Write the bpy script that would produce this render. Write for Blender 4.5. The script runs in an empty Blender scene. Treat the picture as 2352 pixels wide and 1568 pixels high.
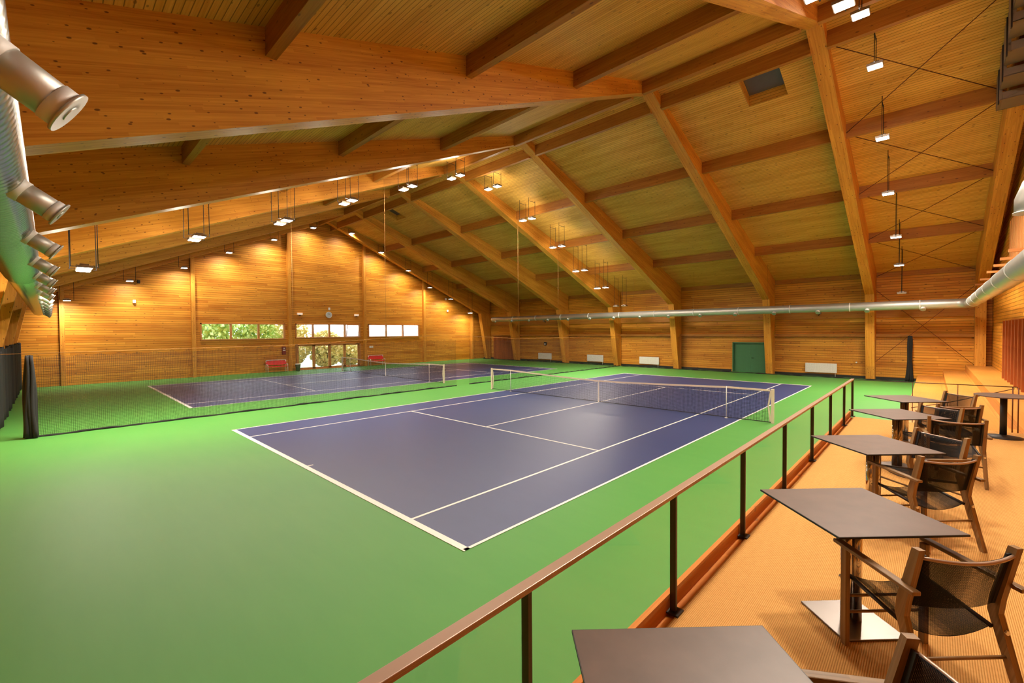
import bpy, math, random
from mathutils import Vector as V, Matrix
random.seed(7)
SC = bpy.context.scene
COL = SC.collection
PI = math.pi

# ------------------------------------------------------------------ materials
def mat(name):
    m = bpy.data.materials.new(name); m.use_nodes = True
    nt = m.node_tree; b = nt.nodes['Principled BSDF']
    return m, nt, b
def N(nt, t, **k):
    n = nt.nodes.new(t)
    for a, v in k.items():
        if a[0] == '_': n.inputs[a[1:].replace('_', ' ')].default_value = v
        else: setattr(n, a, v)
    return n
def L(nt, a, b): nt.links.new(a, b)
def MA(nt, op, a, b=None, clamp=False):
    n = nt.nodes.new('ShaderNodeMath'); n.operation = op; n.use_clamp = clamp
    for i, x in enumerate((a, b)):
        if x is None: continue
        if isinstance(x, (int, float)): n.inputs[i].default_value = x
        else: nt.links.new(x, n.inputs[i])
    return n.outputs[0]
def MIX(nt, f, a, b, blend='MIX'):
    n = nt.nodes.new('ShaderNodeMix'); n.data_type = 'RGBA'; n.blend_type = blend
    for i, x in ((0, f), (6, a), (7, b)):
        if isinstance(x, (int, float)): n.inputs[i].default_value = x
        elif isinstance(x, tuple): n.inputs[i].default_value = (*x, 1)
        else: nt.links.new(x, n.inputs[i])
    return n.outputs[2]
def hexc(r, g, b):
    f = lambda c: ((c/255+.055)/1.055)**2.4 if c > 10 else c/255/12.92
    return (f(r), f(g), f(b))
def plain(name, col, rough=.5, metal=0, noise=0.0, scale=6, spec=.5):
    m, nt, b = mat(name)
    b.inputs['Roughness'].default_value = rough; b.inputs['Metallic'].default_value = metal
    b.inputs['Specular IOR Level'].default_value = spec
    tc = N(nt, 'ShaderNodeTexCoord'); n = N(nt, 'ShaderNodeTexNoise', _Scale=scale, _Detail=4.0)
    L(nt, tc.outputs['Object'], n.inputs['Vector'])
    lo = tuple(c*(1-noise) for c in col); hi = tuple(min(1, c*(1+noise)) for c in col)
    L(nt, MIX(nt, n.outputs['Fac'], lo, hi), b.inputs['Base Color'])
    return m
def wood(name, c_lo, c_hi, board=.12, length=4.0, groove=.0, knots=1.0, knot_col=(.10, .035, .01), rough=.45, bump=.25,
         grain=1.0, kscale=1.0, vary=.5, kp=2.2):
    """boards run along U (metres), lie side by side along V (metres)"""
    m, nt, b = mat(name)
    uv = N(nt, 'ShaderNodeUVMap'); sp = N(nt, 'ShaderNodeSeparateXYZ'); L(nt, uv.outputs[0], sp.inputs[0])
    u, v = sp.outputs[0], sp.outputs[1]
    bv = MA(nt, 'DIVIDE', v, board); bi = MA(nt, 'FLOOR', bv); bf = MA(nt, 'FRACT', bv)
    w1 = N(nt, 'ShaderNodeTexWhiteNoise', noise_dimensions='1D'); L(nt, bi, w1.inputs['W'])
    us = MA(nt, 'ADD', MA(nt, 'DIVIDE', u, length), MA(nt, 'MULTIPLY', w1.outputs['Value'], 7.3))
    seg = MA(nt, 'FLOOR', us)
    cb = N(nt, 'ShaderNodeCombineXYZ'); L(nt, seg, cb.inputs[0]); L(nt, bi, cb.inputs[1])
    w2 = N(nt, 'ShaderNodeTexWhiteNoise', noise_dimensions='2D'); L(nt, cb.outputs[0], w2.inputs['Vector'])
    # grain
    cg = N(nt, 'ShaderNodeCombineXYZ')
    L(nt, MA(nt, 'ADD', MA(nt, 'MULTIPLY', u, 1.1), MA(nt, 'MULTIPLY', w2.outputs['Value'], 40)), cg.inputs[0])
    L(nt, MA(nt, 'MULTIPLY', v, 38.0), cg.inputs[1]); L(nt, MA(nt, 'MULTIPLY', bi, 3.7), cg.inputs[2])
    g = N(nt, 'ShaderNodeTexNoise', _Scale=1.0, _Detail=4.0, _Distortion=.6); L(nt, cg.outputs[0], g.inputs['Vector'])
    cl = N(nt, 'ShaderNodeCombineXYZ'); L(nt, MA(nt, 'MULTIPLY', u, .35), cl.inputs[0]); L(nt, MA(nt, 'MULTIPLY', v, 1.6), cl.inputs[1])
    big = N(nt, 'ShaderNodeTexNoise', _Scale=1.0, _Detail=2.0); L(nt, cl.outputs[0], big.inputs['Vector'])
    f = MA(nt, 'ADD', MA(nt, 'MULTIPLY', MA(nt, 'SUBTRACT', g.outputs['Fac'], .5), 1.3*grain),
           MA(nt, 'ADD', MA(nt, 'MULTIPLY', MA(nt, 'SUBTRACT', w2.outputs['Value'], .5), vary), MA(nt, 'MULTIPLY', big.outputs['Fac'], 1.0)), clamp=True)
    col = MIX(nt, f, c_lo, c_hi)
    # knots
    if knots > 0:
        ck = N(nt, 'ShaderNodeCombineXYZ'); L(nt, MA(nt, 'MULTIPLY', u, 2.6/kscale), ck.inputs[0]); L(nt, MA(nt, 'MULTIPLY', v, 5.5/kscale), ck.inputs[1])
        vo = N(nt, 'ShaderNodeTexVoronoi', _Scale=1.0, _Randomness=1.0, voronoi_dimensions='2D'); L(nt, ck.outputs[0], vo.inputs['Vector'])
        sv = N(nt, 'ShaderNodeSeparateColor'); L(nt, vo.outputs['Color'], sv.inputs[0])
        rad = MA(nt, 'MULTIPLY', MA(nt, 'POWER', sv.outputs[0], kp), .15)
        k = MA(nt, 'MULTIPLY', MA(nt, 'SUBTRACT', rad, vo.outputs['Distance']), 22.0, clamp=True)
        col = MIX(nt, MA(nt, 'MULTIPLY', k, .8*knots), col, knot_col)
    h = g.outputs['Fac']
    if groove > 0:
        edge = MA(nt, 'MINIMUM', bf, MA(nt, 'SUBTRACT', 1.0, bf))
        gr = MA(nt, 'LESS_THAN', MA(nt, 'MULTIPLY', edge, board), groove)
        uf = MA(nt, 'FRACT', us)
        gr2 = MA(nt, 'LESS_THAN', MA(nt, 'MULTIPLY', uf, length), .006)
        gr = MA(nt, 'MAXIMUM', gr, MA(nt, 'MULTIPLY', gr2, .6))
        dark = tuple(c*.30 for c in c_lo)
        col = MIX(nt, MA(nt, 'MULTIPLY', gr, .8), col, dark)
        h = MA(nt, 'ADD', MA(nt, 'MULTIPLY', h, .15), MA(nt, 'MULTIPLY', MA(nt, 'SUBTRACT', 1.0, gr), 1.0))
    bp = N(nt, 'ShaderNodeBump', _Strength=bump, _Distance=.01); L(nt, h, bp.inputs['Height'])
    L(nt, bp.outputs[0], b.inputs['Normal']); L(nt, col, b.inputs['Base Color'])
    b.inputs['Roughness'].default_value = rough
    b.inputs['Specular IOR Level'].default_value = .3
    return m
def emissive(name, col, s):
    m, nt, b = mat(name)
    b.inputs['Base Color'].default_value = (*col, 1)
    b.inputs['Emission Color'].default_value = (*col, 1); b.inputs['Emission Strength'].default_value = s
    return m
def net_mat(name, pitch, width, col=(.012, .014, .015), base=0.0):
    m, nt, b = mat(name)
    b.inputs['Base Color'].default_value = (*col, 1); b.inputs['Roughness'].default_value = .7
    uv = N(nt, 'ShaderNodeUVMap'); sp = N(nt, 'ShaderNodeSeparateXYZ'); L(nt, uv.outputs[0], sp.inputs[0])
    nz = N(nt, 'ShaderNodeTexNoise', _Scale=2.0); L(nt, uv.outputs[0], nz.inputs['Vector'])
    w = MA(nt, 'MULTIPLY', MA(nt, 'SUBTRACT', nz.outputs['Fac'], .5), .06)
    a = MA(nt, 'LESS_THAN', MA(nt, 'FRACT', MA(nt, 'DIVIDE', MA(nt, 'ADD', sp.outputs[0], w), pitch)), width)
    c = MA(nt, 'LESS_THAN', MA(nt, 'FRACT', MA(nt, 'DIVIDE', MA(nt, 'ADD', sp.outputs[1], w), pitch)), width)
    L(nt, MA(nt, 'MAXIMUM', MA(nt, 'MAXIMUM', a, c), base), b.inputs['Alpha'])
    return m

OR_LO, OR_HI = hexc(176, 100, 30), hexc(226, 158, 78)
M = {}
M['beam'] = wood('glulam', hexc(182, 110, 28), hexc(230, 166, 66), board=.042, length=2.2, groove=0, knots=1.0, knot_col=hexc(84, 36, 12), rough=.48, bump=.05, grain=.9, kscale=.62, vary=.36, kp=1.5)
M['purlin'] = wood('purlin_wood', hexc(146, 86, 24), hexc(190, 128, 50), board=.045, length=2.5, knots=.8, rough=.5, bump=.05, kscale=1.0, vary=.3)
M['wall'] = wood('wall_boards', hexc(182, 108, 20), hexc(232, 164, 58), board=.146, length=3.7, groove=.010, knots=.8, rough=.5, bump=.6, kscale=1.2, vary=.55)
M['ceil'] = wood('ceiling_boards', hexc(200, 140, 50), hexc(238, 184, 90), board=.105, length=3.0, groove=.007, knots=.7, rough=.55, bump=.5, kscale=1.1, vary=.4)
M['step'] = wood('step_wood', hexc(188, 120, 46), hexc(216, 150, 72), board=.9, length=2.2, groove=.003, knots=.1, rough=.4, bump=.05, grain=.6, vary=.3)
M['kerb'] = wood('kerb_wood', hexc(180, 100, 30), hexc(216, 136, 56), board=.2, length=4, groove=.0, knots=.6, rough=.45, bump=.1)
M['redwood'] = wood('red_door_wood', hexc(140, 70, 28), hexc(180, 100, 48), board=.14, length=3, groove=.008, knots=.1, rough=.5, bump=.4)
M['slat'] = wood('slat_wood', hexc(206, 132, 70), hexc(232, 166, 104), board=.3, length=4, knots=.1, rough=.5)
M['teak'] = wood('teak', hexc(100, 72, 40), hexc(166, 128, 82), board=.05, length=2, knots=.0, rough=.45, bump=.15)
M['wframe'] = wood('window_wood', hexc(176, 110, 50), hexc(214, 150, 88), board=.3, length=4, knots=.1, rough=.4)

def court_mat(name, lo, hi, rough=.56):
    m, nt, b = mat(name)
    tc = N(nt, 'ShaderNodeTexCoord')
    n = N(nt, 'ShaderNodeTexNoise', _Scale=.35, _Detail=3.0); L(nt, tc.outputs['Object'], n.inputs['Vector'])
    mp = N(nt, 'ShaderNodeMapping'); mp.inputs['Scale'].default_value = (.5, 2.6, 1); mp.inputs['Rotation'].default_value = (0, 0, .5)
    L(nt, tc.outputs['Object'], mp.inputs[0])
    n2 = N(nt, 'ShaderNodeTexNoise', _Scale=1.3, _Detail=6.0, _Roughness=.65); L(nt, mp.outputs[0], n2.inputs['Vector'])
    n3 = N(nt, 'ShaderNodeTexNoise', _Scale=260.0, _Detail=1.0); L(nt, tc.outputs['Object'], n3.inputs['Vector'])
    f = MA(nt, 'ADD', MA(nt, 'MULTIPLY', n.outputs['Fac'], .5), MA(nt, 'MULTIPLY', n2.outputs['Fac'], .5), clamp=True)
    L(nt, MIX(nt, f, lo, hi), b.inputs['Base Color'])
    # pale ball scuffs
    vo = N(nt, 'ShaderNodeTexVoronoi', _Scale=.9); mp2 = N(nt, 'ShaderNodeMapping'); mp2.inputs['Scale'].default_value = (1, 6, 1); mp2.inputs['Rotation'].default_value = (0, 0, .7)
    L(nt, tc.outputs['Object'], mp2.inputs[0]); L(nt, mp2.outputs[0], vo.inputs['Vector'])
    bp = N(nt, 'ShaderNodeBump', _Strength=.12, _Distance=.002); L(nt, n3.outputs['Fac'], bp.inputs['Height']); L(nt, bp.outputs[0], b.inputs['Normal'])
    b.inputs['Roughness'].default_value = rough
    b.inputs['Specular IOR Level'].default_value = .45
    return m
M['green'] = court_mat('green_acrylic', hexc(62, 138, 56), hexc(90, 152, 70))
M['blue'] = court_mat('blue_acrylic', hexc(44, 57, 103), hexc(58, 71, 118), .42)
M['line'] = plain('line_paint', hexc(236, 232, 226), .5, 0, .04, 3)

def carpet_mat():
    m, nt, b = mat('ribbed_carpet')
    uv = N(nt, 'ShaderNodeTexCoord'); sp = N(nt, 'ShaderNodeSeparateXYZ'); L(nt, uv.outputs['Object'], sp.inputs[0])
    s = MA(nt, 'ABSOLUTE', MA(nt, 'SINE', MA(nt, 'MULTIPLY', sp.outputs[0], PI/.011)))
    t = MA(nt, 'ABSOLUTE', MA(nt, 'SINE', MA(nt, 'MULTIPLY', sp.outputs[1], PI/.008)))
    n = N(nt, 'ShaderNodeTexNoise', _Scale=40.0, _Detail=3.0); L(nt, uv.outputs['Object'], n.inputs['Vector'])
    hgt = MA(nt, 'ADD', s, MA(nt, 'MULTIPLY', t, .3))
    f = MA(nt, 'ADD', MA(nt, 'MULTIPLY', MA(nt, 'POWER', s, .8), .75), MA(nt, 'MULTIPLY', n.outputs['Fac'], .4), clamp=True)
    L(nt, MIX(nt, f, hexc(158, 106, 46), hexc(216, 164, 98)), b.inputs['Base Color'])
    bp = N(nt, 'ShaderNodeBump', _Strength=.6, _Distance=.004); L(nt, hgt, bp.inputs['Height']); L(nt, bp.outputs[0], b.inputs['Normal'])
    b.inputs['Roughness'].default_value = .9; b.inputs['Specular IOR Level'].default_value = .1
    return m
M['carpet'] = carpet_mat()
M['duct'] = plain('galvanised_steel', hexc(190, 190, 186), .46, .7, .06, 4)
M['ductband'] = plain('bright_collar', hexc(222, 222, 222), .55, .1, .03, 8)
M['steel'] = plain('brushed_steel', hexc(138, 130, 126), .3, 1.0, .15, 3)
M['chrome'] = plain('chrome', hexc(214, 205, 196), .12, 1.0, .02)
M['rail'] = plain('rail_paint', hexc(98, 84, 66), .4, .3, .05)
M['post'] = plain('post_paint', hexc(62, 50, 34), .45, .3, .05)
M['railtop'] = plain('rail_top_cap', hexc(170, 140, 120), .35, .2, .05)
M['table'] = plain('brown_laminate', hexc(96, 76, 66), .42, 0, .3, 7, spec=.4)
M['tedge'] = plain('black_edge', hexc(22, 17, 16), .5)
M['black'] = plain('black_paint', hexc(28, 26, 26), .5, 0, .1)
M['dark'] = plain('dark_bronze', hexc(46, 38, 34), .5, .4, .1)
M['white'] = plain('white_enamel', hexc(232, 230, 226), .4, 0, .02)
M['postw'] = plain('net_post_paint', hexc(226, 208, 192), .4, 0, .05)
M['red'] = plain('red_seat', hexc(214, 30, 20), .45, 0, .06)
M['dred'] = plain('dark_red_box', hexc(120, 26, 16), .5, 0, .05)
M['greendoor'] = plain('green_door_paint', hexc(62, 120, 78), .45, 0, .06, 2)
M['cloth'] = plain('black_netting_cloth', (.011, .010, .010), .9, 0, .3, 12)
M['rope'] = plain('rope', hexc(170, 124, 76), .9, spec=.1)
M['rod'] = plain('bracing_rod', hexc(96, 44, 16), .5, .3)
M['grey'] = plain('grey_sheet', hexc(128, 112, 98), .45, .4, .1)
M['clockface'] = plain('clock_face', hexc(190, 196, 204), .4)
M['louvre'] = plain('dark_louvre', hexc(104, 94, 88), .35, .2, .1)
M['lens'] = emissive('lamp_lens', (1, .93, .86), 25)
M['exit'] = emissive('exit_lamp', (1, .8, .66), .25)
M['net'] = net_mat('court_netting', .045, .16)
M['divnet'] = net_mat('divider_netting', .045, .11)
M['sheer'] = net_mat('wall_netting', .045, .06)
M['screen'] = net_mat('windscreen_netting', .02, .18)
def sling():
    m, nt, b = mat('mesh_sling')
    b.inputs['Base Color'].default_value = (*hexc(12, 10, 10), 1); b.inputs['Specular IOR Level'].default_value = .2; b.inputs['Roughness'].default_value = .7
    uv = N(nt, 'ShaderNodeUVMap'); sp = N(nt, 'ShaderNodeSeparateXYZ'); L(nt, uv.outputs[0], sp.inputs[0])
    a = MA(nt, 'LESS_THAN', MA(nt, 'FRACT', MA(nt, 'DIVIDE', sp.outputs[0], .0045)), .38)
    c = MA(nt, 'LESS_THAN', MA(nt, 'FRACT', MA(nt, 'DIVIDE', sp.outputs[1], .0045)), .38)
    L(nt, MA(nt, 'MAXIMUM', a, c), b.inputs['Alpha'])
    return m
M['sling'] = sling()
def glass(name, tint, refl):
    m, nt, b = mat(name)
    nt.nodes.remove(b); out = nt.nodes['Material Output']
    t = N(nt, 'ShaderNodeBsdfTransparent'); t.inputs[0].default_value = (*tint, 1)
    g = N(nt, 'ShaderNodeBsdfGlossy', _Roughness=.03); mx = N(nt, 'ShaderNodeMixShader')
    fr = N(nt, 'ShaderNodeFresnel', _IOR=1.45)
    L(nt, MA(nt, 'MULTIPLY', fr.outputs[0], refl), mx.inputs[0]); L(nt, t.outputs[0], mx.inputs[1]); L(nt, g.outputs[0], mx.inputs[2])
    L(nt, mx.outputs[0], out.inputs['Surface'])
    return m
M['pane'] = glass('window_glass', (.96, .98, .98), 1.0)
M['railglass'] = glass('railing_glass', (.97, .975, .965), .06)
M['foliage'] = plain('foliage', hexc(176, 206, 122), .7, 0, .35, 3)
M['foliage2'] = plain('autumn_foliage', hexc(214, 206, 140), .7, 0, .4, 3)
M['bark'] = plain('bark', hexc(96, 80, 66), .8)
M['grass'] = plain('grass', hexc(168, 170, 128), .9, 0, .3, .5)
M['farwall'] = plain('pale_facade', hexc(206, 196, 190), .8)

# ------------------------------------------------------------------ mesh builder
class MB:
    def __init__(s): s.v = []; s.f = []; s.uv = []; s.sm = []
    def poly(s, pts, g=None, smooth=False):
        pts = [V(p) for p in pts]
        n = V((0, 0, 0))
        for i in range(len(pts)):
            a, b = pts[i], pts[(i+1) % len(pts)]; n += a.cross(b)
        if n.length < 1e-12: return
        n.normalize()
        if g is None: g = V((1, 0, 0)) if abs(n.x) < .9 else V((0, 1, 0))
        g = V(g); g = g - n*g.dot(n)
        if g.length < 1e-4:
            g = V((0, 0, 1)) if abs(n.z) < .9 else V((0, 1, 0)); g = g-n*g.dot(n)
        g.normalize(); w = n.cross(g)
        if w.z < 0 or (abs(w.z) < 1e-6 and w.x+w.y < 0): w = -w
        i0 = len(s.v); s.v += [tuple(p) for p in pts]; s.f.append(list(range(i0, i0+len(pts))))
        s.uv += [(p.dot(g), p.dot(w)) for p in pts]; s.sm.append(smooth)
    def prism(s, pts, vec, g=None):
        pts = [V(p) for p in pts]; vec = V(vec)
        n = V((0, 0, 0))
        for i in range(len(pts)): n += pts[i].cross(pts[(i+1) % len(pts)])
        if n.dot(vec) > 0: pts = pts[::-1]
        s.poly(pts, g); s.poly([p+vec for p in pts][::-1], g)
        for i in range(len(pts)):
            a, b = pts[i], pts[(i+1) % len(pts)]
            s.poly([a, a+vec, b+vec, b], g)
    def box(s, a, b, g=None):
        x0, y0, z0 = [min(p, q) for p, q in zip(a, b)]; x1, y1, z1 = [max(p, q) for p, q in zip(a, b)]
        if g is None:
            d = (x1-x0, y1-y0, z1-z0); k = d.index(max(d)); g = [(1, 0, 0), (0, 1, 0), (0, 0, 1)][k]
        s.prism([(x0, y0, z0), (x1, y0, z0), (x1, y1, z0), (x0, y1, z0)], (0, 0, z1-z0), g)
    def bar(s, p0, p1, w, t, up=(0, 0, 1), taper=1.0):
        p0, p1 = V(p0), V(p1); d = (p1-p0).normalized(); up = V(up)
        sd = d.cross(up).normalized(); u2 = sd.cross(d).normalized()
        A = [p0+sd*(sx*w/2)+u2*(sz*t/2) for sx, sz in ((-1, -1), (1, -1), (1, 1), (-1, 1))]
        B = [p1+sd*(sx*w/2*taper)+u2*(sz*t/2*taper) for sx, sz in ((-1, -1), (1, -1), (1, 1), (-1, 1))]
        s.poly(A, d); s.poly(B[::-1], d)
        for i in range(4): j = (i+1) % 4; s.poly([A[j], A[i], B[i], B[j]], d)
    def tube(s, path, r, seg=12, cap=True, smooth=True):
        P = [V(p) for p in path]; R = r if isinstance(r, (list, tuple)) else [r]*len(P)
        rings = []; prev = None; dist = 0
        for i, p in enumerate(P):
            d = (P[min(i+1, len(P)-1)]-P[max(i-1, 0)]).normalized()
            if prev is None:
                a = V((0, 0, 1)) if abs(d.z) < .9 else V((1, 0, 0)); x = d.cross(a).normalized()
            else: x = (prev-d*prev.dot(d)).normalized()
            prev = x; y = d.cross(x)
            if i: dist += (p-P[i-1]).length
            i0 = len(s.v)
            s.v += [tuple(p+(x*math.cos(2*PI*k/seg)+y*math.sin(2*PI*k/seg))*R[i]) for k in range(seg)]
            rings.append((i0, dist, R[i]))
        for (a, da, ra), (b, db, rb) in zip(rings, rings[1:]):
            for k in range(seg):
                k2 = (k+1) % seg
                s.f.append([a+k, a+k2, b+k2, b+k]); s.sm.append(smooth)
                c = 2*PI*max(ra, rb)/seg
                s.uv += [(da, k*c), (da, (k+1)*c), (db, (k+1)*c), (db, k*c)]
        if cap:
            for (a, da, ra), rev in ((rings[0], True), (rings[-1], False)):
                idx = [a+k for k in range(seg)]
                if rev: idx = idx[::-1]
                s.f.append(idx); s.sm.append(False); s.uv += [(0, 0)]*seg
    def grid(s, fn, nu, nv, smooth=True):
        i0 = len(s.v)
        for j in range(nv+1):
            for i in range(nu+1): s.v.append(tuple(fn(i/nu, j/nv)[0]))
        for j in range(nv):
            for i in range(nu):
                q = [(i, j), (i+1, j), (i+1, j+1), (i, j+1)]
                s.f.append([i0+b*(nu+1)+a for a, b in q]); s.sm.append(smooth)
                s.uv += [fn(a/nu, b/nv)[1] for a, b in q]
    def build(s, name, m, parent=None, bevel=0, kind=None, solid=0):
        me = bpy.data.meshes.new(name); me.from_pydata(s.v, [], s.f)
        ul = me.uv_layers.new(name='UVMap')
        for i, c in enumerate(s.uv): ul.data[i].uv = c
        me.polygons.foreach_set('use_smooth', s.sm)
        me.materials.append(m); me.update()
        o = bpy.data.objects.new(name, me); COL.objects.link(o)
        if parent is not None: o.parent = parent
        if bevel:
            # weld first so bevel works
            w = o.modifiers.new('weld', 'WELD'); w.merge_threshold = 1e-5
            b = o.modifiers.new('bevel', 'BEVEL'); b.width = bevel; b.segments = 2; b.limit_method = 'ANGLE'; b.angle_limit = .6
        if solid:
            w = o.modifiers.new('weld', 'WELD'); w.merge_threshold = 1e-5
            b = o.modifiers.new('solid', 'SOLIDIFY'); b.thickness = solid; b.offset = 0
        if kind: o['kind'] = kind
        return o
def thing(name, label, cat, loc=(0, 0, 0), rz=0, group=None):
    o = bpy.data.objects.new(name, None); COL.objects.link(o); o.location = loc; o.rotation_euler = (0, 0, rz)
    o.empty_display_size = .2; tag(o, label, cat, group); return o
def tag(o, label, cat, group=None):
    o['label'] = label; o['category'] = cat
    if group: o['group'] = group
    return o
def cp(src, label, loc=None, rz=None, group=None):
    def rec(o, par):
        c = o.copy(); COL.objects.link(c); c.parent = par
        for ch in kids.get(o, []): rec(ch, c)
        return c
    kids = {}
    for o in COL.objects:
        if o.parent: kids.setdefault(o.parent, []).append(o)
    r = rec(src, None); r['label'] = label
    if loc is not None: r.location = loc
    if rz is not None: r.rotation_euler = (0, 0, rz)
    if group: r['group'] = group
    return r
def shifted(mb_fn, off):
    return mb_fn

# ------------------------------------------------------------------ dimensions
RY, RZ, SL = 11.9, 12.2, .333
Y0, Y1 = -6.1, 29.9
XG, XR = -21.0, 17.75
ZF = 1.04          # gallery floor
XK = 14.22         # gallery edge
roofz = lambda y: RZ-SL*abs(y-RY)
FX = [12.9, 7.65, 1.3, -3.9, -9.35, -15.6, -20.0]
F0 = 17.33

# ------------------------------------------------------------------ floor
b = MB(); b.box((XG-.3, Y0-.3, -.3), (XR+.3, Y1+.3, 0), (1, 0, 0))
floor = b.build('floor', M['green'], kind='structure')
def court(x0, x1, singles0, singles1):
    b = MB(); b.box((x0, 0, .0), (x1, 23.77, .004)); b.build('court_surface', M['blue'], floor)
    b = MB(); z0, z1 = .001, .008
    w = .05
    def ln(a, c, d, e): b.box((a, c, z0), (d, e, z1))
    ln(x0, -.03, x1, .08); ln(x0, 23.69, x1, 23.78)
    for x in (x0, x1-w): ln(x, 0, x+w, 23.77)
    for x in (singles0, singles1-w): ln(x, .08, x+w, 23.69)
    for y in (5.485-w/2, 18.285-w/2): ln(singles0, y, singles1, y+w)
    c = (singles0+singles1)/2
    ln(c-w/2, 5.485, c+w/2, 18.285); ln(c-w/2, .08, c+w/2, .2); ln(c-w/2, 23.57, c+w/2, 23.69)
    b.build('court_lines', M['line'], floor)
court(-.02, 10.97, 1.37, 9.6)
court(-16.85, -5.85, -15.45, -7.2)

# ------------------------------------------------------------------ walls
TH = .3
def wall_piece(b, y0, y1, z0, z1, x, dx):
    """vertical wall piece in plane x between y0..y1; z1 None = up to the roof"""
    if z1 is None:
        pts = [(x, y0, z0), (x, y1, z0), (x, y1, roofz(y1))]
        if y0 < RY < y1: pts.append((x, RY, RZ))
        pts.append((x, y0, roofz(y0)))
    else: pts = [(x, y0, z0), (x, y1, z0), (x, y1, z1), (x, y0, z1)]
    b.prism(pts, (dx, 0, 0), (0, 1, 0))
b = MB()
WL = (3.35, 8.85, 2.5, 3.72); WC = (9.62, 15.1, 2.55, 3.72); DC = (9.66, 15.08, 0.0, 2.1); WR = (15.85, 21.25, 2.55, 3.72)
wall_piece(b, Y0, WL[0], 0, None, XG, -TH)
wall_piece(b, WL[0], WL[1], 0, WL[2], XG, -TH); wall_piece(b, WL[0], WL[1], WL[3], None, XG, -TH)
wall_piece(b, WL[1], WC[0], 0, None, XG, -TH)
wall_piece(b, WC[0], WC[1], DC[3], WC[2], XG, -TH); wall_piece(b, WC[0], WC[1], WC[3], None, XG, -TH)
wall_piece(b, WC[1], WR[0], 0, None, XG, -TH)
wall_piece(b, WR[0], WR[1], 0, WR[2], XG, -TH); wall_piece(b, WR[0], WR[1], WR[3], None, XG, -TH)
wall_piece(b, WR[1], Y1, 0, None, XG, -TH)
b.build('wall_left', M['wall'], kind='structure')
# far wall (green door opening)
GD = (5.15, 7.45, 2.1)
b = MB()
zt = roofz(Y1)
b.box((XG-TH, Y1, 0), (GD[0], Y1+TH, zt+.2), (1, 0, 0)); b.box((GD[0], Y1, GD[2]), (GD[1], Y1+TH, zt+.2), (1, 0, 0)); b.box((GD[1], Y1, 0), (XR+TH, Y1+TH, zt+.2), (1, 0, 0))
b.build('wall_far', M['wall'], kind='structure')
b = MB(); b.box((XG-TH, Y0-TH, 0), (XR+TH, Y0, zt+.2), (1, 0, 0)); b.build('wall_near', M['wall'], kind='structure')
b = MB(); wall_piece(b, Y0, Y1, 0, None, XR, TH); b.build('wall_right', M['wall'], kind='structure')
# ------------------------------------------------------------------ ceiling
SKY = [(10.43, 11.71, 13.1, 14.5), (-13.75, -12.45, 12.95, 14.4)]
def slab(b, x0, x1, y0, y1):
    b.prism([(x0, y0, roofz(y0)), (x1, y0, roofz(y0)), (x1, y1, roofz(y1)), (x0, y1, roofz(y1))], (0, 0, .2), (1, 0, 0))
b = MB()
slab(b, XG-TH, XR+TH, Y0-TH, RY)
yb = [12.95, 13.1, 14.4, 14.5]
slab(b, XG-TH, XR+TH, RY, 12.95); slab(b, XG-TH, XR+TH, 14.5, Y1+TH)
for a, c, holes in ((12.95, 13.1, [1]), (13.1, 14.4, [1, 0]), (14.4, 14.5, [0])):
    xs = XG-TH
    for h in holes: slab(b, xs, SKY[h][0], a, c); xs = SKY[h][1]
    slab(b, xs, XR+TH, a, c)
ceiling = b.build('ceiling', M['ceil'], kind='structure')
# purlins, one piece per bay
PY = [RY-13.2, RY-9.05, RY-4.95, RY-.75, RY+.75, RY+4.95, RY+9.05, RY+13.2]
edges = [(XG+.0, FX[6]-.21)]+[(FX[i+1]+.21, FX[i]-.21) for i in range(5, -1, -1)]+[(FX[0]+.21, F0-.21)]
for (x0, x1) in edges:
    for y in PY:
        t = roofz(y); b = MB(); b.box((x0, y-.08, t-.48), (x1, y+.08, t+.02), (1, 0, 0)); b.build('purlin', M['purlin'], ceiling)
    for y, s in ((Y1, -1), (Y0, 1)):
        b = MB(); b.box((x0, y, 5.98), (x1, y+s*.14, 6.28), (1, 0, 0)); b.build('purlin', M['purlin'], ceiling)
for i, (a, c, d, e) in enumerate(SKY):
    r = thing('skylight', ['dark louvred skylight in the ceiling bay near the top right floodlights', 'small dark skylight in the ceiling bay close to the window gable'][i], 'skylight', (a, d, roofz(d)))
    b = MB(); h = .5
    q_ = .012; zz = lambda y: roofz(d+y)-roofz(d)+.002; P = [(q_, q_, zz(q_)), (c-a-q_, q_, zz(q_)), (c-a-q_, e-d-q_, zz(e-d-q_)), (q_, e-d-q_, zz(e-d-q_))]
    cx, cy = (c-a)/2, (e-d)/2
    for k in range(4):
        p, q = V(P[k]), V(P[(k+1) % 4])
        o = lambda w: V((.01 if w.x > cx else -.01, .01 if w.y > cy else -.01, 0))
        b.prism([p, q, q+V((0, 0, h)), p+V((0, 0, h))], (o(p)+o(q))*.5, (q-p))
    b.build('shaft', M['ceil'], r)
    b = MB()
    for k in range(11):
        y = .05+(e-d-.1)*k/10; z = (roofz(d+y)-roofz(d))+h-.1
        b.bar((.02, y, z), (c-a-.02, y, z), .14, .012, (0, .5, 1))
    b.build('louvre', M['louvre'], r)
    b = MB(); b.prism([V(q)+V((0, 0, h)) for q in P], (0, 0, .03), (1, 0, 0)); b.build('lid', M['louvre'], r)

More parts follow.
